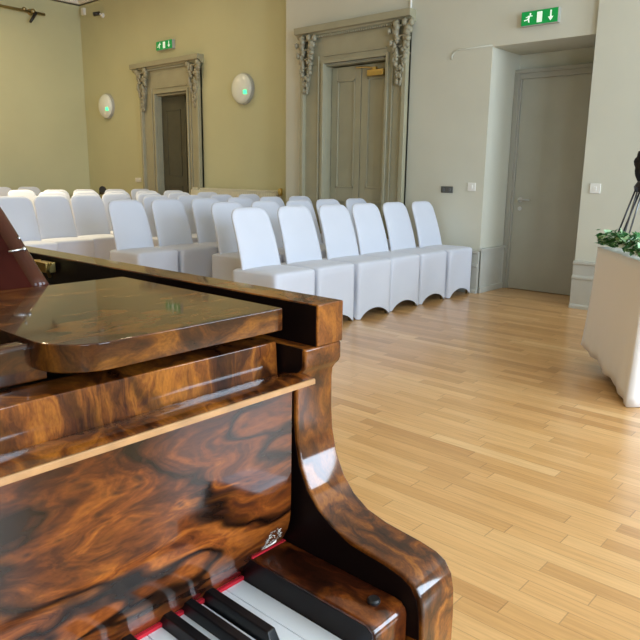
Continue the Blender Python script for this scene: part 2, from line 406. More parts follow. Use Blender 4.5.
def surround(X, y0, y1, zt, oy0, oy1, oz, name, mat, seed, p0, p1):
    """architrave: outer y0..y1, top of cornice zt; opening oy0..oy1 to height oz; wall facing -x at X"""
    root = bpy.data.objects.new(name, None); C.objects.link(root); root.location = (X, (y0+y1)/2, 0); tag(root, kind='structure')
    def add(n, bm, m=mat, bev=.004): return link_mesh(n, rel(bm, root), m, root, bevel=bev)
    cz = zt-.115
    bm = bmesh.new()
    for a, b_ in ((oy1, p1), (p0, oy0)):
        box(bm, X-.035, X, min(a, b_), max(a, b_), 0, oz)
    for s, o, e in ((1, oy1, p1), (-1, oy0, p0)):
        yy = sorted((o, o+s*.035)); box(bm, X-.055, X-.035, yy[0], yy[1], 0, oz+.035)
        yy = sorted((o+s*.075, o+s*.095)); box(bm, X-.05, X-.035, yy[0], yy[1], 0, oz+.09)
        yy = sorted((e-s*.05, e)); box(bm, X-.085, X-.0, yy[0], yy[1], 0, cz)
    box(bm, X-.055, X, oy0, oy1, oz, oz+.035)
    box(bm, X-.035, X, p0, p1, oz, cz)
    box(bm, X-.052, X-.035, oy0, oy1, oz+.075, oz+.09)
    add('architrave', bm)
    bm = bmesh.new()
    CP = [(0, 0), (.05, 0), (.055, .015), (.07, .025), (.075, .04), (.105, .046), (.115, .048), (.115, .105), (.120, .115), (0, .115)]
    A = [bm.verts.new((X-d, y0, cz+z)) for d, z in CP]; B = [bm.verts.new((X-d, y1, cz+z)) for d, z in CP]; n = len(CP)
    bm.faces.new(A); bm.faces.new(B[::-1])
    for i in range(n): bm.faces.new((A[i], B[i], B[(i+1) % n], A[(i+1) % n]))
    k = int((y1-y0-.5)/.03)
    for i in range(k):
        yy = y0+.25+i*.03; box(bm, X-.075, X-.05, yy, yy+.014, cz-.012, cz+.012)
    add('cornice', bm)
    for yc in (p0+.085, p1-.085):
        bm = bmesh.new(); leafblob(bm, (X-.035, yc, cz-.005), .27, .58, random.Random(seed))
        o = add('carved_bracket', bm, M['carve'], 0)
        for p in o.data.polygons: p.use_smooth = True
    return root, add
# tall panelled double door
root, add = surround(XW, 4.12, 5.73, 2.785, TY0+.05, TY1-.04, 2.375, 'door_2', M['taupe'], 3, 4.165, 5.655)
bm = bmesh.new()
box(bm, XW, XW+.2, TY1-.04, TY1, 0, TZ); box(bm, XW, XW+.2, TY0, TY0+.05, 0, TZ); box(bm, XW, XW+.2, TY0, TY1, TZ-.02, TZ)
add('door_lining', bm)
mid = (TY0+TY1)/2+.0
def panel_leaf(y0, y1):
    bm = bmesh.new(); x = XW+.09; zt = TZ-.03
    st = .085
    box(bm, x+.012, x+.045, y0+.002, y1-.002, .006, zt)
    box(bm, x, x+.05, y0+.002, y0+st, .006, zt); box(bm, x, x+.05, y1-st, y1-.002, .006, zt)
    for a, b_ in ((.006, .2), (.86, 1.0), (zt-.14, zt)): box(bm, x, x+.05, y0+st, y1-st, a, b_)
    for a, b_ in ((.2, .86), (1.0, zt-.14)):
        fr = [(y0+st, y0+st+.02, a, b_), (y1-st-.02, y1-st, a, b_), (y0+st, y1-st, a, a+.02), (y0+st, y1-st, b_-.02, b_)]
        for q in fr: box(bm, x-.006, x+.02, *q)
    return bm
add('leaf', panel_leaf(mid+.003, TY1-.045), M['taupe2'], .003)
lf = add('leaf', panel_leaf(TY0+.055, mid-.003), M['taupe2'], .003)
bm = bmesh.new(); cy = (TY0+mid)/2+.02
box(bm, XW+.03, XW+.09, cy-.12, cy+.10, 2.205, 2.27)
o = add('door_closer', bm, M['brass'], .006); o['label'] = 'brass overhead door closer'
bm = bmesh.new(); tube(bm, [(XW+.05, cy, 2.28), (XW+.03, cy+.10, 2.30), (XW+.06, cy+.27, 2.315)], .009, 8); box(bm, XW+.035, XW+.065, cy-.02, cy+.03, 2.268, 2.295)
add('closer_arm', bm, M['brass'], 0)
# small far doorway with the leaf standing ajar
root, add = surround(XL, 7.98, 9.70, 2.80, LY0+.03, LY1-.03, 2.33, 'door_3', M['taupe'], 5, 8.03, 9.50)
bm = bmesh.new(); box(bm, XL, XL+T, LY1-.035, LY1, 0, LZ); box(bm, XL, XL+T, LY0, LY0+.035, 0, LZ); box(bm, XL, XL+T, LY0, LY1, LZ-.03, LZ)
add('door_lining', bm)
bm = bmesh.new()
hx, hy, W = XL+.07, LY1-.04, .52
box(bm, 0, .045, -W, 0, .006, LZ-.035)
for a, b_ in ((.2, .95), (1.1, 2.1)):
    for q in ((-W+.10, -.10, a, a+.02), (-W+.10, -.10, b_-.02, b_), (-W+.10, -W+.12, a, b_), (-.12, -.10, a, b_)): box(bm, -.008, .001, *q)
bmesh.ops.rotate(bm, verts=bm.verts, cent=(0, 0, 0), matrix=Matrix.Rotation(math.radians(7), 3, 'Z'))
for v in bm.verts: v.co += Vector((hx, hy, 0))
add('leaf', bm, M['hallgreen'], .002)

# ------------------------------------------------------------------ wall fittings
def on_wall(name, X, y0, y1, z0, z1, dep, mat, label, cat, bev=.003, group=None):
    bm = bmesh.new(); box(bm, -dep, 0, y0-(y0+y1)/2, y1-(y0+y1)/2, 0, z1-z0)
    o = link_mesh(name, bm, mat, bevel=bev, loc=(X, (y0+y1)/2, z0)); tag(o, label, cat, group); return o
def rocker(o, y, z, dep, mat):
    bm = bmesh.new(); box(bm, -dep-.004, -dep+.001, y-.012, y+.012, z-.018, z+.018); link_mesh('rocker', bm, mat, o, bevel=.001)
o = on_wall('wall_socket', XW, 3.588, 3.725, .985, 1.05, .012, M['greysw'], 'dark grey double socket plate on the wall beside the plain door recess', 'socket')
rocker(o, -.035, .032, .012, M['rodgrey']); rocker(o, .035, .032, .012, M['rodgrey'])
o = on_wall('light_switch', XW, 3.335, 3.42, 1.01, 1.09, .01, M['white'], 'white light switch on the wall just left of the recess', 'light switch'); rocker(o, 0, .04, .01, M['white'])
o = on_wall('light_switch', 5.985, 2.11, 2.20, 1.02, 1.105, .01, M['white'], 'white light switch on the pier right of the plain grey door', 'light switch'); rocker(o, 0, .042, .01, M['white'])
o = on_wall('light_switch', XL, 9.66, 9.83, .99, 1.06, .01, M['white'], 'small white double switch left of the far open doorway', 'light switch'); rocker(o, -.035, .035, .01, M['white']); rocker(o, .035, .035, .01, M['white'])

def exit_sign(X, yc, z0, w, h, dep, label):
    r = empty('exit_sign', (X, yc, z0), label, 'exit sign')
    bm = bmesh.new(); box(bm, -dep, 0, -w/2, w/2, 0, h); link_mesh('housing', bm, M['signend'], r, bevel=.003)
    bm = bmesh.new(); box(bm, -dep-.004, -dep, -w/2+.006, w/2, .006, h-.004); link_mesh('green_face', bm, M['green'], r)
    x = -dep-.004
    def poly(bm, pts):                                # (u,v) u from left (world +y) 0..1, v up 0..1
        P = [(w/2-u*w, v*h) for u, v in pts]; prism(bm, P, 0, x-.0015, x)
    bm = bmesh.new()                                   # running figure
    cx, cy_ = .245, .78
    poly(bm, [(cx+.025*math.cos(a*PI/4), cy_+.075*math.sin(a*PI/4)) for a in range(8)])
    poly(bm, [(.20, .68), (.25, .70), (.215, .40), (.165, .42)])
    poly(bm, [(.235, .70), (.235, .62), (.30, .60), (.31, .66)])
    poly(bm, [(.21, .68), (.20, .60), (.13, .54), (.12, .60)])
    poly(bm, [(.18, .44), (.22, .44), (.235, .22), (.20, .22)])
    poly(bm, [(.165, .45), (.195, .40), (.09, .34), (.07, .42)])
    link_mesh('running_figure', bm, M['signwhite'], r)
    bm = bmesh.new(); poly(bm, [(.43, .86), (.57, .86), (.57, .16), (.43, .16)]); link_mesh('door_pictogram', bm, M['signwhite'], r)
    bm = bmesh.new(); poly(bm, [(.78, .86), (.82, .86), (.82, .42), (.78, .42)]); poly(bm, [(.725, .44), (.875, .44), (.80, .16)]); link_mesh('down_arrow', bm, M['signwhite'], r)
    return r
exit_sign(XW, 2.785, 2.468, .34, .125, .045, 'green emergency exit sign with running man and down arrow above the plain door recess')
exit_sign(XL, 8.84, 2.945, .40, .13, .05, 'small green emergency exit sign above the far open doorway')

def bulkhead(X, yc, zc, R, label, led):
    r = empty('wall_lamp', (X, yc, zc), label, 'wall lamp', 'round bulkhead lamps on the cream wall')
    Mx = Matrix.Rotation(-PI/2, 4, 'Y')
    bm = bmesh.new(); lathe(bm, [(R, 0), (R, .035), (R*.97, .045), (0, .045)], Mx, 36); link_mesh('base', bm, M['signend'], r)
    bm = bmesh.new(); lathe(bm, [(R*.96, .04)] + [(R*.96*math.cos(a*PI/16), .04+.085*math.sin(a*PI/16)) for a in range(1, 8)] + [(0, .125)], Mx, 36)
    link_mesh('diffuser', bm, M['lampglass'], r, smooth=True)
    bm = bmesh.new(); y, z = -R*.60*led, -R*.26
    lathe(bm, [(.036, .06), (.036, .108), (.03, .113), (0, .115)], Matrix.Translation((0, y, z)) @ Mx @ Matrix.Rotation(PI/4, 4, 'Z'), 4); link_mesh('green_indicator', bm, M['ledgreen'], r)
bulkhead(XL, 7.13, 2.27, .205, 'round opal wall lamp between the far doorway and the tall panelled door', 1)
bulkhead(XL, 10.56, 2.23, .205, 'round opal wall lamp nearest the far room corner', 1)

# radiator
r = empty('radiator', (XL, 7.3, 0), 'long cream column radiator under the round lamp behind the chairs', 'radiator')
bm = bmesh.new(); y0, y1 = -.88, .93
n = 42
for i in range(n):
    y = y0 + (y1-y0)*(i+.5)/n
    tube(bm, [(-.075, y, .20), (-.10, y, .23), (-.10, y, .90), (-.075, y, .925), (-.04, y, .925), (-.03, y, .90), (-.03, y, .23), (-.045, y, .20)], .015, 8)
link_mesh('columns', bm, M['radiator'], r, smooth=True)
bm = bmesh.new(); tube(bm, [(-.065, y0, .89), (-.065, y1, .89)], .024, 10); tube(bm, [(-.065, y0, .22), (-.065, y1, .22)], .024, 10); link_mesh('header_rail', bm, M['radiator'], r, smooth=True)
bm = bmesh.new(); tube(bm, [(-.065, y0-.05, 0), (-.065, y0-.05, .89), (-.065, y0, .89)], .011, 8); link_mesh('feed_pipe', bm, M['radiator'], r, smooth=True)
bm = bmesh.new(); lathe(bm, [(.022, -.02), (.03, 0), (.03, .06), (.02, .075), (0, .078)], Matrix.Translation((-.065, y0-.05, .89)), 14); link_mesh('valve_head', bm, M['brass'], r, smooth=True)

# spotlight bar near the left wall ceiling
r = empty('curtain_rail', (5.3, YL, 3.64), 'brass rail with bracket and small spotlight high on the left wall', 'rail')
bm = bmesh.new(); tube(bm, [(-1.6, -.10, .03), (.42, -.10, .005)], .022, 10); link_mesh('rod', bm, M['chairmetal'], r, smooth=True)
bm = bmesh.new(); tube(bm, [(.22, 0, .02), (.22, -.10, .0)], .02, 8); lathe(bm, [(.05, -.01), (.05, .0), (0, .0)], Matrix.Translation((.22, -.01, .02)) @ Matrix.Rotation(PI/2, 4, 'X'), 16)
ball(bm, (.22, -.10, .02), .045); link_mesh('bracket', bm, M['chairmetal'], r, smooth=True)
bm = bmesh.new(); ball(bm, (.08, -.10, .03), .035); link_mesh('clamp', bm, M['chairmetal'], r, smooth=True)
bm = bmesh.new(); tube(bm, [(.26, -.12, .0), (.14, -.16, -.16)], [.028, .02], 10); link_mesh('spotlight', bm, M['blackpl'], r, smooth=True)
# camera on far wall
r = empty('security_camera', (XL, 10.56, 3.66), 'tiny black and white security camera high on the wall near the corner', 'camera')
bm = bmesh.new(); lathe(bm, [(.04, 0), (.035, .03), (0, .035)], Matrix.Rotation(-PI/2, 4, 'Y'), 12); tube(bm, [(-.03, 0, 0), (-.07, .0, .02)], .012, 8); link_mesh('mount', bm, M['white'], r)
bm = bmesh.new(); tube(bm, [(-.05, .02, .03), (-.15, .05, 0.0)], .032, 10); link_mesh('body', bm, M['blackpl'], r, smooth=True)
r = tag(on_wall('alarm_sensor', XL+.004, 11.10, 11.18, 3.74, 3.852, .05, M['white'], 'small white sensor just under the cornice in the room corner', 'sensor'))
# conduits
bm = bmesh.new(); tube(bm, [(0, 0, 0), (0, 0, CZ-2.83)], .012, 8)
tag(link_mesh('cable_conduit', bm, M['white'], loc=(XW-.012, 4.185, 2.798)), 'thin white cable conduit rising from the tall door cornice', 'conduit')
bm = bmesh.new(); tube(bm, [(0, .432, -.085), (0, .425, -.045), (0, .40, -.012), (0, .36, 0), (0, 0, 0)], .007, 8)
tag(link_mesh('cable_cover', bm, M['wallcool'], loc=(XW-.005, 3.252, 2.352), smooth=True), 'curved painted cable cover on the wall left of the recess head', 'conduit')

# ------------------------------------------------------------------ covered chairs
def chair_seat_cover():
    """stretch skirt with arches between four foot pockets; local origin: front centre on the floor, chair faces -y"""
    bm = bmesh.new(); hw, dep, rc = .222, .475, .035
    per = []
    def side(p0, p1, n):
        for i in range(n): per.append((p0[0]+(p1[0]-p0[0])*i/n, p0[1]+(p1[1]-p0[1])*i/n))
    cs = [(-hw, 0), (hw, 0), (hw, dep), (-hw, dep)]
    pts = []; N = 14
    for k in range(4):
        a = Vector(cs[k]); b_ = Vector(cs[(k+1) % 4])
        for i in range(N):
            t = i/N; p = a.lerp(b_, t); pts.append((p.x, p.y, t))
    def rounded(x, y, ins, r):
        X0, X1, Y0, Y1 = -hw+ins, hw-ins, ins, dep-ins
        x = min(max(x, X0), X1); y = min(max(y, Y0), Y1)
        cx = min(max(x, X0+r), X1-r); cy = min(max(y, Y0+r), Y1-r)
        dx, dy = x-cx, y-cy; l = math.hypot(dx, dy)
        if l > r: x, y = cx+dx*r/l, cy+dy*r/l
        return x, y
    rings = []
    for lv in range(9):
        f = lv/8.; ring = []
        for x, y, t in pts:
            arch = .075*max(0, math.sin(PI*min(1, max(0, (t-.10)/.80))))**.55
            z0 = .004 + arch; z = z0 + (.445-z0)*f
            mids = math.sin(PI*t)
            ins = .006 + .020*math.sin(PI*min(1, f*1.0))**1*mids + (.006*(1-f))*0
            xx, yy = rounded(x, y, ins, .028)
            ring.append(bm.verts.new((xx, yy, z)))
        rings.append(ring)
    for ins, z, r in ((.010, .458, .03), (.022, .467, .04), (.05, .473, .05), (.10, .476, .06), (.16, .477, .05)):
        ring = []
        for x, y, t in pts:
            xx, yy = rounded(x, y, ins, r); dz = -.006*math.cos((yy/dep)*PI) * 0
            ring.append(bm.verts.new((xx, yy, z - .006*(yy/dep))))
        rings.append(ring)
    n = len(pts)
    for A, B in zip(rings, rings[1:]):
        for k in range(n): bm.faces.new((A[k], A[(k+1) % n], B[(k+1) % n], B[k]))
    bm.faces.new(rings[-1])
    return bm
def chair_back_cover():
    bm = bmesh.new(); rings = []; n = 28; NL = 22
    zt = .902
    for i in range(NL+1):
        t = i/NL; z = .40 + (zt-.40)*(1-(1-t)**1.25)
        f = (z-.40)/(zt-.40)
        y = .365 + .145*f**1.05 - .014*math.sin(PI*f)
        w = .204 - .018*f**1.3
        # rounded top corners
        d = zt - z; R = .085
        if d < R: w -= R - math.sqrt(max(0, R*R-(R-d)**2)) * 1.0 if d < R else 0
        th = .026 - .008*f
        if d < .02: th *= math.sqrt(max(.02, 1-((.02-d)/.02)**2))
        ring = []
        for k in range(n):
            a = 2*PI*k/n; c, s = math.cos(a), math.sin(a)
            ex = abs(c)**.5*(1 if c > 0 else -1); ey = abs(s)**.7*(1 if s > 0 else -1)
            ring.append(bm.verts.new((w*ex, y + th*ey - .012*(ex*ex)*(1-f), z)))
        rings.append(ring)
    for A, B in zip(rings, rings[1:]):
        for k in range(n): bm.faces.new((A[k], A[(k+1) % n], B[(k+1) % n], B[k]))
    bm.faces.new(rings[-1]); bm.faces.new(rings[0][::-1])
    return bm
proto = None
def copy_tree(o, parent=None):
    c = o.copy(); C.objects.link(c)
    if parent: c.parent = parent
    for ch in list(o.children): copy_tree(ch, c)
    return c
def place_chair(x, ytop, label, group, rz=0):
    global proto
    if proto is None:
        proto = empty('covered_chair', (0, 0, 0), label, 'chair', group)
        o = link_mesh('seat_cover', chair_seat_cover(), M['cover'], proto, smooth=True)
        o = link_mesh('back_cover', chair_back_cover(), M['cover'], proto, smooth=True)
        for sx in (-1, 1):
            for yy in (.04, .435):
                bm = bmesh.new(); tube(bm, [(sx*.19, yy, 0), (sx*.18, yy, .43)], .011, 8); link_mesh('leg', bm, M['chairmetal'], proto, smooth=True)
        c = proto
    else: c = copy_tree(proto)
    c.location = (x, ytop-.515, 0); c.rotation_euler = (0, 0, rz)
    c['label'] = label; c['group'] = group
    return c
ORD = ['first', 'second', 'third', 'fourth', 'fifth', 'sixth', 'seventh', 'eighth']
GR = 'white covered chairs set out in rows'
rows = [('front row nearest the piano', 3.80, [0,1,2,3,4,5], 0), ('second row', 4.65, [0,1,2,3,4], .02), ('third row', 5.50, [0,1,2,3,4,5], .0),
        ('fourth row', 6.35, [0,1,2,3], 0), ('fifth row', 7.25, [0,1,2,3], .06), ('sixth row', 8.10, [0,1,2,3,4], .14), ('seventh row', 8.95, [0,1,2,3,4], .16)]
for nm, yt, ks, dx in rows:
    for j, k in enumerate(ks):
        x = 5.75 - .46*k + dx + rnd.uniform(-.008, .008)
        place_chair(x, yt + rnd.uniform(-.015, .015), 'white stretch covered chair, %s from the door wall in the %s' % (ORD[j], nm), GR, math.radians(rnd.uniform(-1.5, 1.5)))
for j, (x, yt) in enumerate(((3.85, 6.95), (3.40, 6.86), (2.95, 6.75))):
    place_chair(x-.0, yt, 'white covered chair at the left behind the raised music desk, %s of three counting leftward' % ORD[j], GR, math.radians(-2))
for j, (x, yt) in enumerate(((4.98, 10.70), (4.50, 10.62), (4.03, 10.70))):
    place_chair(x, yt, 'white covered chair in the last row by the left wall, %s counting leftward' % ORD[j], GR)

# small black item standing between chair rows at the back
r = empty('floor_spotlight', (5.57, 9.60, 0), 'small black twin headed spotlight on a thin stand behind the chairs by the corner', 'spotlight')
bm = bmesh.new(); tube(bm, [(0, 0, 0), (0, 0, .80)], .012, 8); lathe(bm, [(.12, 0), (.12, .015), (.015, .03)], n=16); link_mesh('stand', bm, M['blackpl'], r)
for p, q in (((-.06, -.05, .74), (-.09, .05, .80)), ((.05, -.05, .88), (.09, .05, .84))):
    bm = bmesh.new(); tube(bm, [p, q], [.055, .045], 12); tube(bm, [(0, 0, .79), q], .01, 6); link_mesh('lamp_head', bm, M['blackpl'], r)

# ------------------------------------------------------------------ draped table
P1 = Vector((4.17, 1.45, 0)); P2 = Vector((3.53, .985, 0))
ev = (P1-P2).normalized(); dv = Vector((-ev.y, ev.x, 0)); dv = -dv if dv.x < 0 else dv   # dv runs away to the lower right
Wd = (P1-P2).length; Ln = 1.83
tz = .74
r = empty('trestle_table', P2 + ev*Wd/2 + dv*Ln/2, 'rectangular folding table under the ivory cloth at the right edge', 'table', rz=math.atan2(dv.y, dv.x))
bm = bmesh.new(); box(bm, -Ln/2+.004, Ln/2-.004, -Wd/2+.004, Wd/2-.004, tz-.035, tz-.004); link_mesh('tabletop', bm, M['white'], r, bevel=.004)
for sx in (-1, 1):
    for sy in (-1, 1):
        bm = bmesh.new(); tube(bm, [(sx*.75, sy*.25, 0), (sx*.68, sy*.25, tz-.03)], .013, 8); link_mesh('leg', bm, M['steel'], r, smooth=True)
# cloth in table-local frame
bm = bmesh.new(); rc_ = .02; per = []
def seg(a, b_, n):
    for i in range(n):
        t = i/n; per.append((a[0]+(b_[0]-a[0])*t, a[1]+(b_[1]-a[1])*t))
hl, hwd = Ln/2, Wd/2
# local +x = dv, local y: +y = rotate(dv,90deg) -> ev direction sign
sgn = 1 if Vector((-dv.y, dv.x, 0)).dot(ev) > 0 else -1
cor = [(-hl, hwd*sgn), (-hl, -hwd*sgn), (hl, -hwd*sgn), (hl, hwd*sgn)]   # P1 corner, P2 corner, far two
seg(cor[0], cor[1], 40); seg(cor[1], cor[2], 70); seg(cor[2], cor[3], 40); seg(cor[3], cor[0], 70)
n = len(per); rings = []
def hem(k):
    if k <= 40:
        t = k/40.; return .115*(1-t)**.8*(1-.18*math.sin(t*PI*3)**2) + .003
    return .004
for lv in range(15):
    f = lv/14.; ring = []
    for k, (x, y) in enumerate(per):
        h = hem(k if k <= 40 else 999)
        if k > n-12: h = .115*((k-(n-12))/12.)+.004
        ox = -1 if k <= 40 else (1 if 110 <= k <= 150 else 0); oy = (-sgn if 40 <= k <= 110 else (sgn if (k >= 150 or k == 0) else 0))
        w = 0 if f < .08 else (.006*math.sin(k*.42) + .004*math.sin(k*.95+1))*f*f
        flare = .012*f*f
        z = (tz+.002) - f*((tz+.002)-h)
        corner = .018*f**1.5*(math.exp(-((k-40)/2.5)**2) + math.exp(-((k-0)/2.5)**2) + math.exp(-((k-110)/2.5)**2) + math.exp(-((k-150)/2.5)**2))
        d_ = w+flare+corner+.002
        ring.append(bm.verts.new((x+ox*d_, y+oy*d_, z)))
    rings.append(ring)
for A, B in zip(rings, rings[1:]):
    for k in range(n): bm.faces.new((A[k], A[(k+1) % n], B[(k+1) % n], B[k]))
bm.faces.new(rings[0])
o = link_mesh('tablecloth', bm, M['cloth'], smooth=True, loc=tuple(r.location)); o.rotation_euler = r.rotation_euler
md = o.modifiers.new('thick', 'SOLIDIFY'); md.thickness = .0015; md.offset = 1
me = o.data
for p in me.polygons:
    if len(p.vertices) > 4: p.use_smooth = False
tag(o, 'ivory cloth draped to the floor over the table at the right', 'tablecloth')
# garland
g = empty('flower_garland', P2 + ev*Wd*.5 + dv*.09 + Vector((0, 0, tz+.006)), 'ivy and white flower garland along the near edge of the draped table', 'garland')
rs = random.Random(11)
def leaf(bm, c, s, rot, mi):
    pts = [(0, -.5), (.22, -.42), (.42, -.1), (.25, .0), (.3, .25), (.08, .2), (0, .55), (-.08, .2), (-.3, .25), (-.25, .0), (-.42, -.1), (-.22, -.42)]
    vs = [bm.verts.new(Vector(c) + rot @ Vector((x*s, y*s, -.25*s*abs(x)))) for x, y in pts]
    cv = bm.verts.new(Vector(c) + rot @ Vector((0, 0, .05*s)))
    for i in range(len(vs)): bm.faces.new((vs[i], vs[(i+1) % len(vs)], cv)).material_index = mi
from mathutils import Euler
bm = bmesh.new()
tube(bm, [tuple(ev*t + Vector((0, 0, .015+.008*math.sin(t*20)))) for t in [(-.36+.06*i) for i in range(13)]], .005, 6)
for i in range(430):
    t = rs.uniform(-.37, .405); c = ev*t + dv*rs.uniform(-.105, -.035) + Vector((0, 0, rs.uniform(.03, .105)*(1-.3*abs(t)/.37)))
    if rs.random() < .12: c.z += .03
    leaf(bm, c, rs.uniform(.03, .055), Euler((rs.uniform(-1, 1), rs.uniform(-1, 1), rs.uniform(0, 6.3))).to_matrix(), 0 if rs.random() < .72 else 1)
o = link_mesh('foliage', bm, [M['leaf'], M['leaf2']], g); o['kind'] = 'stuff'
for i in range(15):
    bm = bmesh.new(); t = -.35+.05*i+rs.uniform(-.01, .01); c = ev*t + dv*rs.uniform(-.11, -.045) + Vector((0, 0, rs.uniform(.03, .08)))
    nrm = (-dv*.8 + Vector((0, 0, 1)) + ev*rs.uniform(-.4, .4)).normalized(); e1 = nrm.cross(Vector((0, 0, 1))).normalized(); e2 = nrm.cross(e1)
    for k in range(6):
        a = k*PI/3+rs.random()*.3; d_ = e1*math.cos(a) + e2*math.sin(a); side = d_.cross(nrm).normalized()*.013; R_ = .036
        v = [bm.verts.new(c+nrm*.004), bm.verts.new(c+d_*R_*.55+side+nrm*.008), bm.verts.new(c+d_*R_+nrm*.012), bm.verts.new(c+d_*R_*.55-side+nrm*.008)]
        bm.faces.new(v)
    ball(bm, c+nrm*.008, .006, sub=1)
    link_mesh('flower', bm, M['petal'], g)
bm = bmesh.new(); lathe(bm, [(.03, 0), (.03, .10), (.026, .104), (.01, .10), (0, .10)], n=20)
cp = P2 + ev*.33 + dv*.125
tag(link_mesh('pillar_candle', bm, M['candle'], loc=(cp.x, cp.y, tz+.004)), 'cream pillar candle behind the garland at the right edge of the photo', 'candle')

# ------------------------------------------------------------------ black tripod between table and pier
base = P2 + ev*.775 + dv*.228
lf = Vector((-.665, .747, 0)); aw = Vector((.747, .665, 0)); hz = .36
r = empty('tripod', (base.x, base.y, tz+.003), 'small black tripod with a black fabric hood standing on the draped table', 'tripod')
for foot, m_ in ((lf*.14 - aw*.0, 'rodblack'), (lf*.065 + aw*.06, 'rodgrey'), (-lf*.11 + aw*.02, 'rodblack')):
    bm = bmesh.new()
    for s_ in (-1, 1):
        tube(bm, [lf*.015*s_ + Vector((0, 0, hz)) + foot*.25, lf*.014*s_ + foot*1. + Vector((0, 0, .008))], .0055, 8)
    tube(bm, [lf*.016 + foot + Vector((0, 0, .006)), -lf*.016 + foot + Vector((0, 0, .006))], .006, 8)
    link_mesh('leg', bm, M[m_], r, smooth=True)
bm = bmesh.new(); lathe(bm, [(.055, -.03), (.062, 0), (.045, .03), (.015, .04), (.015, .09)], Matrix.Translation((0, 0, hz)), 16); link_mesh('hub', bm, M['rodblack'], r)
bm = bmesh.new(); res = bmesh.ops.create_icosphere(bm, subdivisions=4, radius=1)
for v in bm.verts:
    p = v.co.copy(); nz = math.sin(p.x*5+p.z*7)*.08 + math.sin(p.y*9-p.z*4)*.08
    k = 1+nz; w = .045 + .04*(p.z+1)/2
    v.co = Vector((p.x*w*k, p.y*w*k, p.z*.12*k + hz + .11))
link_mesh('fabric_hood', bm, M['fabricblack'], r, smooth=True)

# ------------------------------------------------------------------ the grand piano
XC = -.195
pn = empty('grand_piano', (XC, .9, 0), 'glossy figured walnut grand piano with open fallboard and raised music desk', 'piano')
def prt(name, bm, m, bevel=0, parent=None, smooth=False, label=None, seg=2, ang=30):
    p = parent or pn
    off = pn.location.copy()
    for v in bm.verts: v.co -= off
    o = link_mesh(name, bm, m, p, bevel=bevel, smooth=smooth, seg=seg, ang=ang)
    if label: o['label'] = label
    return o
def mir(x): return 2*XC - x
XI, XO = .4825, .522
# case rim
outer = [(XO, .60), (XO, 1.30), (.50, 1.50), (.43, 1.66), (.31, 1.80), (.17, 1.93), (.05, 2.06), (-.08, 2.22), (-.25, 2.36), (-.45, 2.42), (-.65, 2.38), (-.80, 2.24), (mir(XO), 2.02), (mir(XO), .60)]
def inset(path, d):
    out = []
    for i, p in enumerate(path):
        a = Vector(path[max(i-1, 0)]); b_ = Vector(path[min(i+1, len(path)-1)]); t = (b_-a).normalized(); nrm = Vector((-t.y, t.x)); out.append((p[0]+nrm.x*d, p[1]+nrm.y*d))
    return out
def smoothpath(p, it=2):
    for _ in range(it):
        q = [p[0]]
        for a, b_ in zip(p, p[1:]):
            q += [(a[0]*.75+b_[0]*.25, a[1]*.75+b_[1]*.25), (a[0]*.25+b_[0]*.75, a[1]*.25+b_[1]*.75)]
        q.append(p[-1]); p = q
    return p
op = smoothpath(outer); ip = inset(op, XO-XI)
def rim(bm, O, I, z0, z1):
    V = [[bm.verts.new((*p, z)) for p in path] for path in (O, I) for z in (z0, z1)]
    O0, O1, I0, I1 = V
    for i in range(len(O)-1):
        for a, b_ in ((O0, O1), (O1, I1), (I1, I0), (I0, O0)):
            bm.faces.new((a[i], a[i+1], b_[i+1], b_[i]))
    bm.faces.new((O0[0], O1[0], I1[0], I0[0])); bm.faces.new((O0[-1], I0[-1], I1[-1], O1[-1]))
bm = bmesh.new(); rim(bm, op, ip, .66, 1.024); prt('rim', bm, M['case'], .0015)
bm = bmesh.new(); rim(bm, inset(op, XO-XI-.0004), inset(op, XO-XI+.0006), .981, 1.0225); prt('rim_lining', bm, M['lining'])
# inner rim ledge
lp = inset(op, XO-.4665)
bm = bmesh.new(); rim(bm, ip, lp, .80, .981); prt('inner_rim', bm, M['redwood'], .002)
# soundboard / plate
bm = bmesh.new(); base = [(x, max(y, .64)) for x, y in inset(op, XO-.40)]
prism(bm, base, 2, .86, .88); prt('iron_plate', bm, M['plate'])
bm = bmesh.new()
for i in range(60):
    x = .38 - i*.0185; y1 = 1.25 + .95*i/60*(1 if i < 50 else .95)
    tube(bm, [(x, .66, .90), (x-.02, min(y1, 2.15), .90)], .0012+.001*i/60, 4)
o = prt('strings', bm, M['steel']); o['kind'] = 'stuff'
# bottom
bm = bmesh.new(); prism(bm, [(p[0], p[1]) for p in inset(op, .02)], 2, .665, .685); prt('bottom_board', bm, M['darkwood'])
# pin block cover / dark stretcher behind the fallboard
bm = bmesh.new(); box(bm, mir(.46), .46, .512, .90, .90, .966); prt('pin_block', bm, M['blackin'])

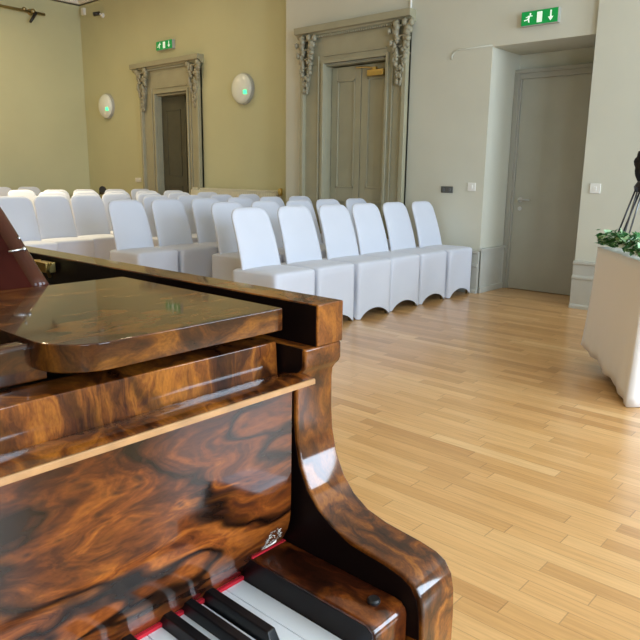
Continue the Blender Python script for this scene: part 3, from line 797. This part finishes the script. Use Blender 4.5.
# cheeks (curved arms), each with its black inner face
CH = [(.434, .981), (.434, .9635), (.436, .959), (.441, .9545), (.4445, .949), (.4455, .940), (.4452, .905), (.443, .881), (.437, .855), (.4255, .832), (.411, .816), (.392, .8045),
      (.368, .7985), (.345, .796), (.325, .794), (.307, .7905), (.296, .785), (.2885, .774), (.285, .758), (.284, .735), (.284, .62), (.60, .62), (.60, .981)]
AX = .4665
def cheek(sd):
    f = (lambda x: x) if sd == 0 else mir
    q = sorted((f(AX), f(XO))); bm = bmesh.new(); prism(bm, CH, 0, *q)
    c = prt('cheek', bm, M['case'], .0026, ang=40)
    q = sorted((f(XI), f(XO))); bm = bmesh.new(); prism(bm, [(.4325, .981), (.4325, 1.024), (.60, 1.024), (.60, .981)], 0, *q)
    prt('rim_end', bm, M['case'], .0015)
    yc = .45; L2 = [(y + .004*(1 if y < .5 else 0), z - (.004 if z < .8 and y < .42 else 0)) for y, z in CH if z > .70 or y > .5]
    L2 = [(y, max(z, .70)) for y, z in L2]
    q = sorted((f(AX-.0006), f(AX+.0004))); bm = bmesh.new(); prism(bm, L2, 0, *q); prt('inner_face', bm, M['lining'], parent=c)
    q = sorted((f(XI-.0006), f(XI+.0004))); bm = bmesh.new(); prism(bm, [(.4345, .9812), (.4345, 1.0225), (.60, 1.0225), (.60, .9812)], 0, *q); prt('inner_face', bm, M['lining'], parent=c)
cheek(0); cheek(1)
# key blocks
for s in (0, 1):
    a, b_ = (.4165, .4655) if s == 0 else (mir(.4655), mir(.4165))
    bm = bmesh.new(); prism(bm, [(.301, .66), (.301, .753), (.303, .759), (.308, .7635), (.315, .765), (.474, .765), (.474, .66)], 0, a, b_)
    k = prt('key_block', bm, M['block'], .002)
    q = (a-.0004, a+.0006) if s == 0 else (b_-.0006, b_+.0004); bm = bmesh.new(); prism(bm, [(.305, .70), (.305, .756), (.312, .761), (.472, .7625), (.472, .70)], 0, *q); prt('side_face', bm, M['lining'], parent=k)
    bm = bmesh.new(); c = (a+b_)/2 + (.004 if s == 0 else -.004)
    lathe(bm, [(.0062, 0), (.0062, .002), (.005, .0035), (0, .0035)], Matrix.Translation((c, .325, .765)), 20)
    o = prt('screw_cap', bm, M['blackpl'], parent=k)
# key slip and key bed
bm = bmesh.new(); prism(bm, [(.275, .66), (.275, .708), (.279, .716), (.287, .720), (.298, .716), (.303, .708), (.303, .66)], 0, mir(.466), .466); prt('key_slip', bm, M['block'], .002)
bm = bmesh.new(); box(bm, mir(AX), AX, .29, .66, .62, .66); prt('key_bed', bm, M['darkwood'])
# white keys
KW = .0235; X8 = .416; KY0, KY1 = .326, .474
names = []   # from the top: C8 then B A G F E D C ...
seq = 'CBAGFED'
cuts = {'C': (0, 1), 'D': (1, 1), 'E': (1, 0), 'F': (0, 1), 'G': (1, 1), 'A': (1, 1), 'B': (1, 0)}   # (black to the left, black to the right)
bw = .0132
blackpos = []
for i in range(52):
    x1 = X8 - i*KW; x0 = x1 - KW; L = seq[i % 7]
    cl, cr = cuts[L]
    if i == 0: cl, cr = 0, 0
    if i == 51: cl = 0
    off = {'D': (.0085, .0085), 'G': (.0068, .0050), 'A': (.0050, .0068), 'C': (0, .0075), 'E': (.0075, 0), 'F': (0, .0078), 'B': (.0078, 0)}[L]
    ol = off[0]*.95 if cl else 0; orr = off[1]*.95 if cr else 0
    g = .0004
    a, b_ = x0+g, x1-g; yb = KY0+.05
    pts = [(a, KY0), (b_, KY0)]
    if orr: pts += [(b_, yb), (b_-orr, yb)]
    pts += [(b_-orr, KY1+.01), (a+ol, KY1+.01)]
    if ol: pts += [(a+ol, yb), (a, yb)]
    bm = bmesh.new(); prism(bm, pts, 2, .716, .7350)
    prt('white_key', bm, M['ivory'], .0006)
    if cl and i < 51:
        sh = {'B': .0015, 'A': 0, 'G': -.0015, 'E': .0015, 'D': -.0015}[L]
        blackpos.append(x0 + sh)
for c in blackpos:
    bm = bmesh.new(); y0, y1, z0, z1 = .376, KY1+.006, .730, .7475
    w0, w1 = bw/2, bw/2-.0018
    A = [(c-w0, y0, z0), (c+w0, y0, z0), (c+w0, y1, z0), (c-w0, y1, z0)]
    B = [(c-w1, y0+.008, z1-.001), (c+w1, y0+.008, z1-.001), (c+w1, y1, z1), (c-w1, y1, z1)]
    va = [bm.verts.new(p) for p in A]; vb = [bm.verts.new(p) for p in B]
    bm.faces.new(va[::-1]); bm.faces.new(vb)
    for k in range(4): bm.faces.new((va[k], va[(k+1) % 4], vb[(k+1) % 4], vb[k]))
    prt('black_key', bm, M['ebony'], .0014, seg=3)
# felt
bm = bmesh.new(); box(bm, mir(.4165), .4165, .4725, .4765, .7345, .7385); box(bm, .4165, .464, .4585, .4625, .7645, .7660); box(bm, mir(.464), mir(.4165), .4585, .4625, .7645, .7660)
prt('name_felt', bm, M['felt'])
# fallboard
FB = [(.4765, .7385), (.469, .752), (.4618, .764), (.4545, .774), (.4485, .785), (.4452, .797), (.4438, .812), (.4434, .84), (.4430, .90), (.4427, .9435), (.456, .9435), (.459, .85), (.472, .775), (.490, .7385)]
bm = bmesh.new(); prism(bm, FB, 0, mir(.4575), .4575); fb = prt('fallboard', bm, M['burl'], .001, ang=50)
LP = [(.4275, .9465), (.4275, .9520), (.434, .9540), (.442, .9548), (.450, .9540), (.462, .9515), (.4690, .9500), (.4690, .9440), (.446, .9440), (.434, .9455)]
bm = bmesh.new(); prism(bm, LP, 0, mir(.4715), .4715); prt('hinge_lip', bm, M['band'], .0006, parent=fb, ang=50)
bm = bmesh.new(); prism(bm, [(.4252, .9470), (.4252, .9512), (.4260, .9522), (.4276, .9522), (.4276, .9465), (.4260, .9465)], 0, mir(.4718), .4718)
prt('edge_banding', bm, M['edge'], parent=fb, label='pale worn edge strip')
# silver inlay crest
bm = bmesh.new(); rs = random.Random(5)
def fby(z):
    for (y0, z0), (y1, z1) in zip(FB[:9], FB[1:10]):
        if z0 <= z <= z1: return y0 + (y1-y0)*(z-z0)/(z1-z0)
    return .46
def stroke(pts, r_):
    tube(bm, [(x, fby(z)-.0005, z) for x, z in pts], r_, 5)
cx0, cz0 = .4355, .7800
for i in range(60):
    a = rs.uniform(0, 2*PI); rr = rs.uniform(.1, 1)**.6
    x = cx0 + math.cos(a)*.012*rr; z = cz0+.003 + math.sin(a)*.011*rr
    stroke([(x, z), (x+rs.uniform(-.002, .002), z+rs.uniform(-.001, .0015)), (x+rs.uniform(-.003, .003), z+rs.uniform(-.0015, .0015))], .00028)
stroke([(cx0-.010, cz0-.0068), (cx0-.003, cz0-.0082), (cx0+.004, cz0-.0078), (cx0+.010, cz0-.0062)], .0005)
stroke([(cx0-.008, cz0-.0045), (cx0-.002, cz0-.0060), (cx0+.005, cz0-.0055), (cx0+.009, cz0-.0040)], .0004)
stroke([(cx0-.0085, cz0-.002), (cx0-.0085, cz0+.005), (cx0-.004, cz0+.008)], .0003); stroke([(cx0+.007, cz0-.002), (cx0+.0085, cz0+.005), (cx0+.005, cz0+.009)], .0004)
prt('inlaid_crest', bm, M['silver'], parent=fb, label='small silver inlaid crest')
# fallboard rail (upper band)
bm = bmesh.new(); prism(bm, [(.4685, .9440), (.4690, .951), (.4708, .9828), (.4724, .9840), (.509, .9840), (.509, .9440)], 0, mir(.4625), .4625); prt('upper_rail', bm, M['band'], .0008, ang=50)
# tray between the shelves
bm = bmesh.new(); prism(bm, [(.5090, .9860), (.5085, .988), (.5085, 1.0135), (.510, 1.0160), (.513, 1.0168), (.524, 1.0168), (.524, .9860)], 0, mir(.2405), .2405); prt('desk_rail', bm, M['shelf'], .0006)
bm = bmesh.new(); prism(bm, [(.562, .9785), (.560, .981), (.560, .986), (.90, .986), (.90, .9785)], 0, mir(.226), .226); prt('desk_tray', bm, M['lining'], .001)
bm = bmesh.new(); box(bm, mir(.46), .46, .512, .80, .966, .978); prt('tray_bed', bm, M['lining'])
# side shelves
def shelf_pts():
    x0, x1, y0, y1, R_ = .2285, .462, .461, .748, .045
    p = [(x1, y0), (x1, y1), (x0, y1)]
    for i in range(0, 13):
        a = PI + (PI/2)*i/12; p.append((x0+R_+R_*math.cos(a), y0+R_+R_*math.sin(a)))
    return p
for s in (0, 1):
    pts = shelf_pts()
    if s: pts = [(mir(x), y) for x, y in pts]
    bm = bmesh.new(); prism(bm, pts, 2, .9970, 1.0200)
    prt('side_shelf', bm, M['shelf'], .0012, ang=40)
# music desk leaning back
dk_dir = Vector((0, .80, .60)).normalized()
def desk():
    bm = bmesh.new(); y0, z0 = .752, 1.0045
    nrm = Vector((0, -.60, .80))
    xr, xl, h = .352, mir(.352), .30
    top = []
    out = [(xr, 0), (xr, h*.72), (xr-.03, h*.86), (xr-.10, h*.93), (xr-.25, h*.97), (XC, h)]
    full = out + [(2*XC-x, t) for x, t in out[-2::-1]]
    A = []; B = []
    for x, t in full:
        p = Vector((x, y0, z0)) + dk_dir*t
        A.append(bm.verts.new(p)); B.append(bm.verts.new(p - nrm*.014 + Vector((0, .0, .0))))
    n_ = len(full)
    bm.faces.new(A); bm.faces.new(B[::-1])
    for i in range(n_): bm.faces.new((A[i], B[i], B[(i+1) % n_], A[(i+1) % n_]))
    return bm, full
bm, full = desk()
for v in bm.verts: v.co.z += .012; 
dk = prt('music_desk', bm, M['deskwood'], .001)
bm = bmesh.new(); pts = []
for x, t in smoothpath(full, 2):
    p = Vector((x, .752, 1.0165)) + dk_dir*t + Vector((.006 if x > XC else -.006, .006, -.004))
    pts.append(p)
tube(bm, pts, .0125, 14); prt('edge_moulding', bm, M['moulding'], parent=dk, smooth=True)
# brass hinge pins on the desk edge
for t in (.030,):
    p = Vector((.352, .752, 1.0165)) + dk_dir*(t+.02) + Vector((.004, -.004, .009))
    bm = bmesh.new(); tube(bm, [p + Vector((-.018, 0, .002)), p + Vector((-.002, -.002, .004))], .0013, 8); ball(bm, p + Vector((.0, -.001, .004)), .003, sub=1)
    ball(bm, p + Vector((.0, .010, .016)), .0022, sub=1)
    prt('hinge_pin', bm, M['steel'], parent=dk, smooth=True, label='bright steel hinge pin')
# lid latch on inner rim
bm = bmesh.new(); box(bm, .462, .4775, .955, .990, 1.002, 1.017); tube(bm, [(.468, .948, 1.018), (.463, .952, 1.006), (.468, .956, .996)], .003, 8); tube(bm, [(.470, .985, 1.015), (.455, 1.0, 1.015)], .004, 8)
prt('lid_latch', bm, M['brass'], .002, label='small brass lid latch')
# legs with casters
for x, y in ((.36, .62), (mir(.36), .62), (-.42, 2.12)):
    bm = bmesh.new(); lathe(bm, [(.03, .05), (.035, .08), (.032, .12), (.045, .35), (.06, .55), (.05, .58), (.065, .60), (.065, .665)], Matrix.Translation((x, y, 0)), 8)
    lg = prt('leg', bm, M['case'], .002)
    bm = bmesh.new(); lathe(bm, [(.028, -.012), (.028, .012)], Matrix.Translation((x, y+.01, .028)) @ Matrix.Rotation(PI/2, 4, 'Y'), 20); tube(bm, [(x, y, .03), (x, y, .055)], .012, 8)
    prt('caster', bm, M['brass'], parent=lg)

# ------------------------------------------------------------------ light
def area(name, loc, rot, sx, sy, power, col, spread=PI):
    l = bpy.data.lights.new(name, 'AREA'); l.shape = 'RECTANGLE'; l.size = sx; l.size_y = sy; l.energy = power; l.color = col; l.spread = spread
    o = bpy.data.objects.new(name, l); C.objects.link(o); o.location = loc; o.rotation_euler = rot; return o
for i, (a, b_) in enumerate(WN):
    area('window_daylight', ((a+b_)/2, YB-.05, (WZ0+WZ1)/2), (math.radians(90), 0, 0), b_-a, WZ1-WZ0, (120, 250, 250)[i], (.68, .83, 1.0))
# warm ceiling downlights: a fitting with its lamp
def downlight(x, y, p, sp=140, col=(1, .85, .56)):
    r = empty('ceiling_downlight', (x, y, CZ-.03), 'round white ceiling downlight above the chairs', 'ceiling light', 'ceiling downlights')
    bm = bmesh.new(); lathe(bm, [(.10, .03), (.10, 0), (.085, 0), (.08, .02), (0, .02)], n=24); link_mesh('housing', bm, M['white'], r)
    l = bpy.data.lights.new('warm_lamp', 'AREA'); l.shape = 'DISK'; l.size = .15; l.energy = p; l.spread = math.radians(sp); l.color = col
    o = bpy.data.objects.new('warm_lamp', l); C.objects.link(o); o.location = (x, y, CZ-.04)
for x, y, p, sp in ((4.4, 9.7, 18, 165), (2.4, 9.4, 20, 165), (4.9, 7.6, 12, 165), (3.1, 8.2, 62, 85), (.0, 9.0, 20, 165)): downlight(x, y, p, sp)
l = bpy.data.lights.new('hall_fill', 'POINT'); l.energy = 22; l.color = (1, .85, .5); l.shadow_soft_size = .08  # unseen fill light added to brighten the hall
o = bpy.data.objects.new('hall_fill', l); C.objects.link(o); o.location = (XL+.6, 7.9, 2.5)

w = bpy.data.worlds.new('world'); bpy.context.scene.world = w; w.use_nodes = True
w.node_tree.nodes['Background'].inputs[0].default_value = (.75, .87, 1, 1); w.node_tree.nodes['Background'].inputs[1].default_value = 1.5
vs = bpy.context.scene.view_settings
vs.view_transform = 'Standard'; vs.look = 'None'; vs.gamma = 1; vs.use_curve_mapping = False; vs.exposure = 0
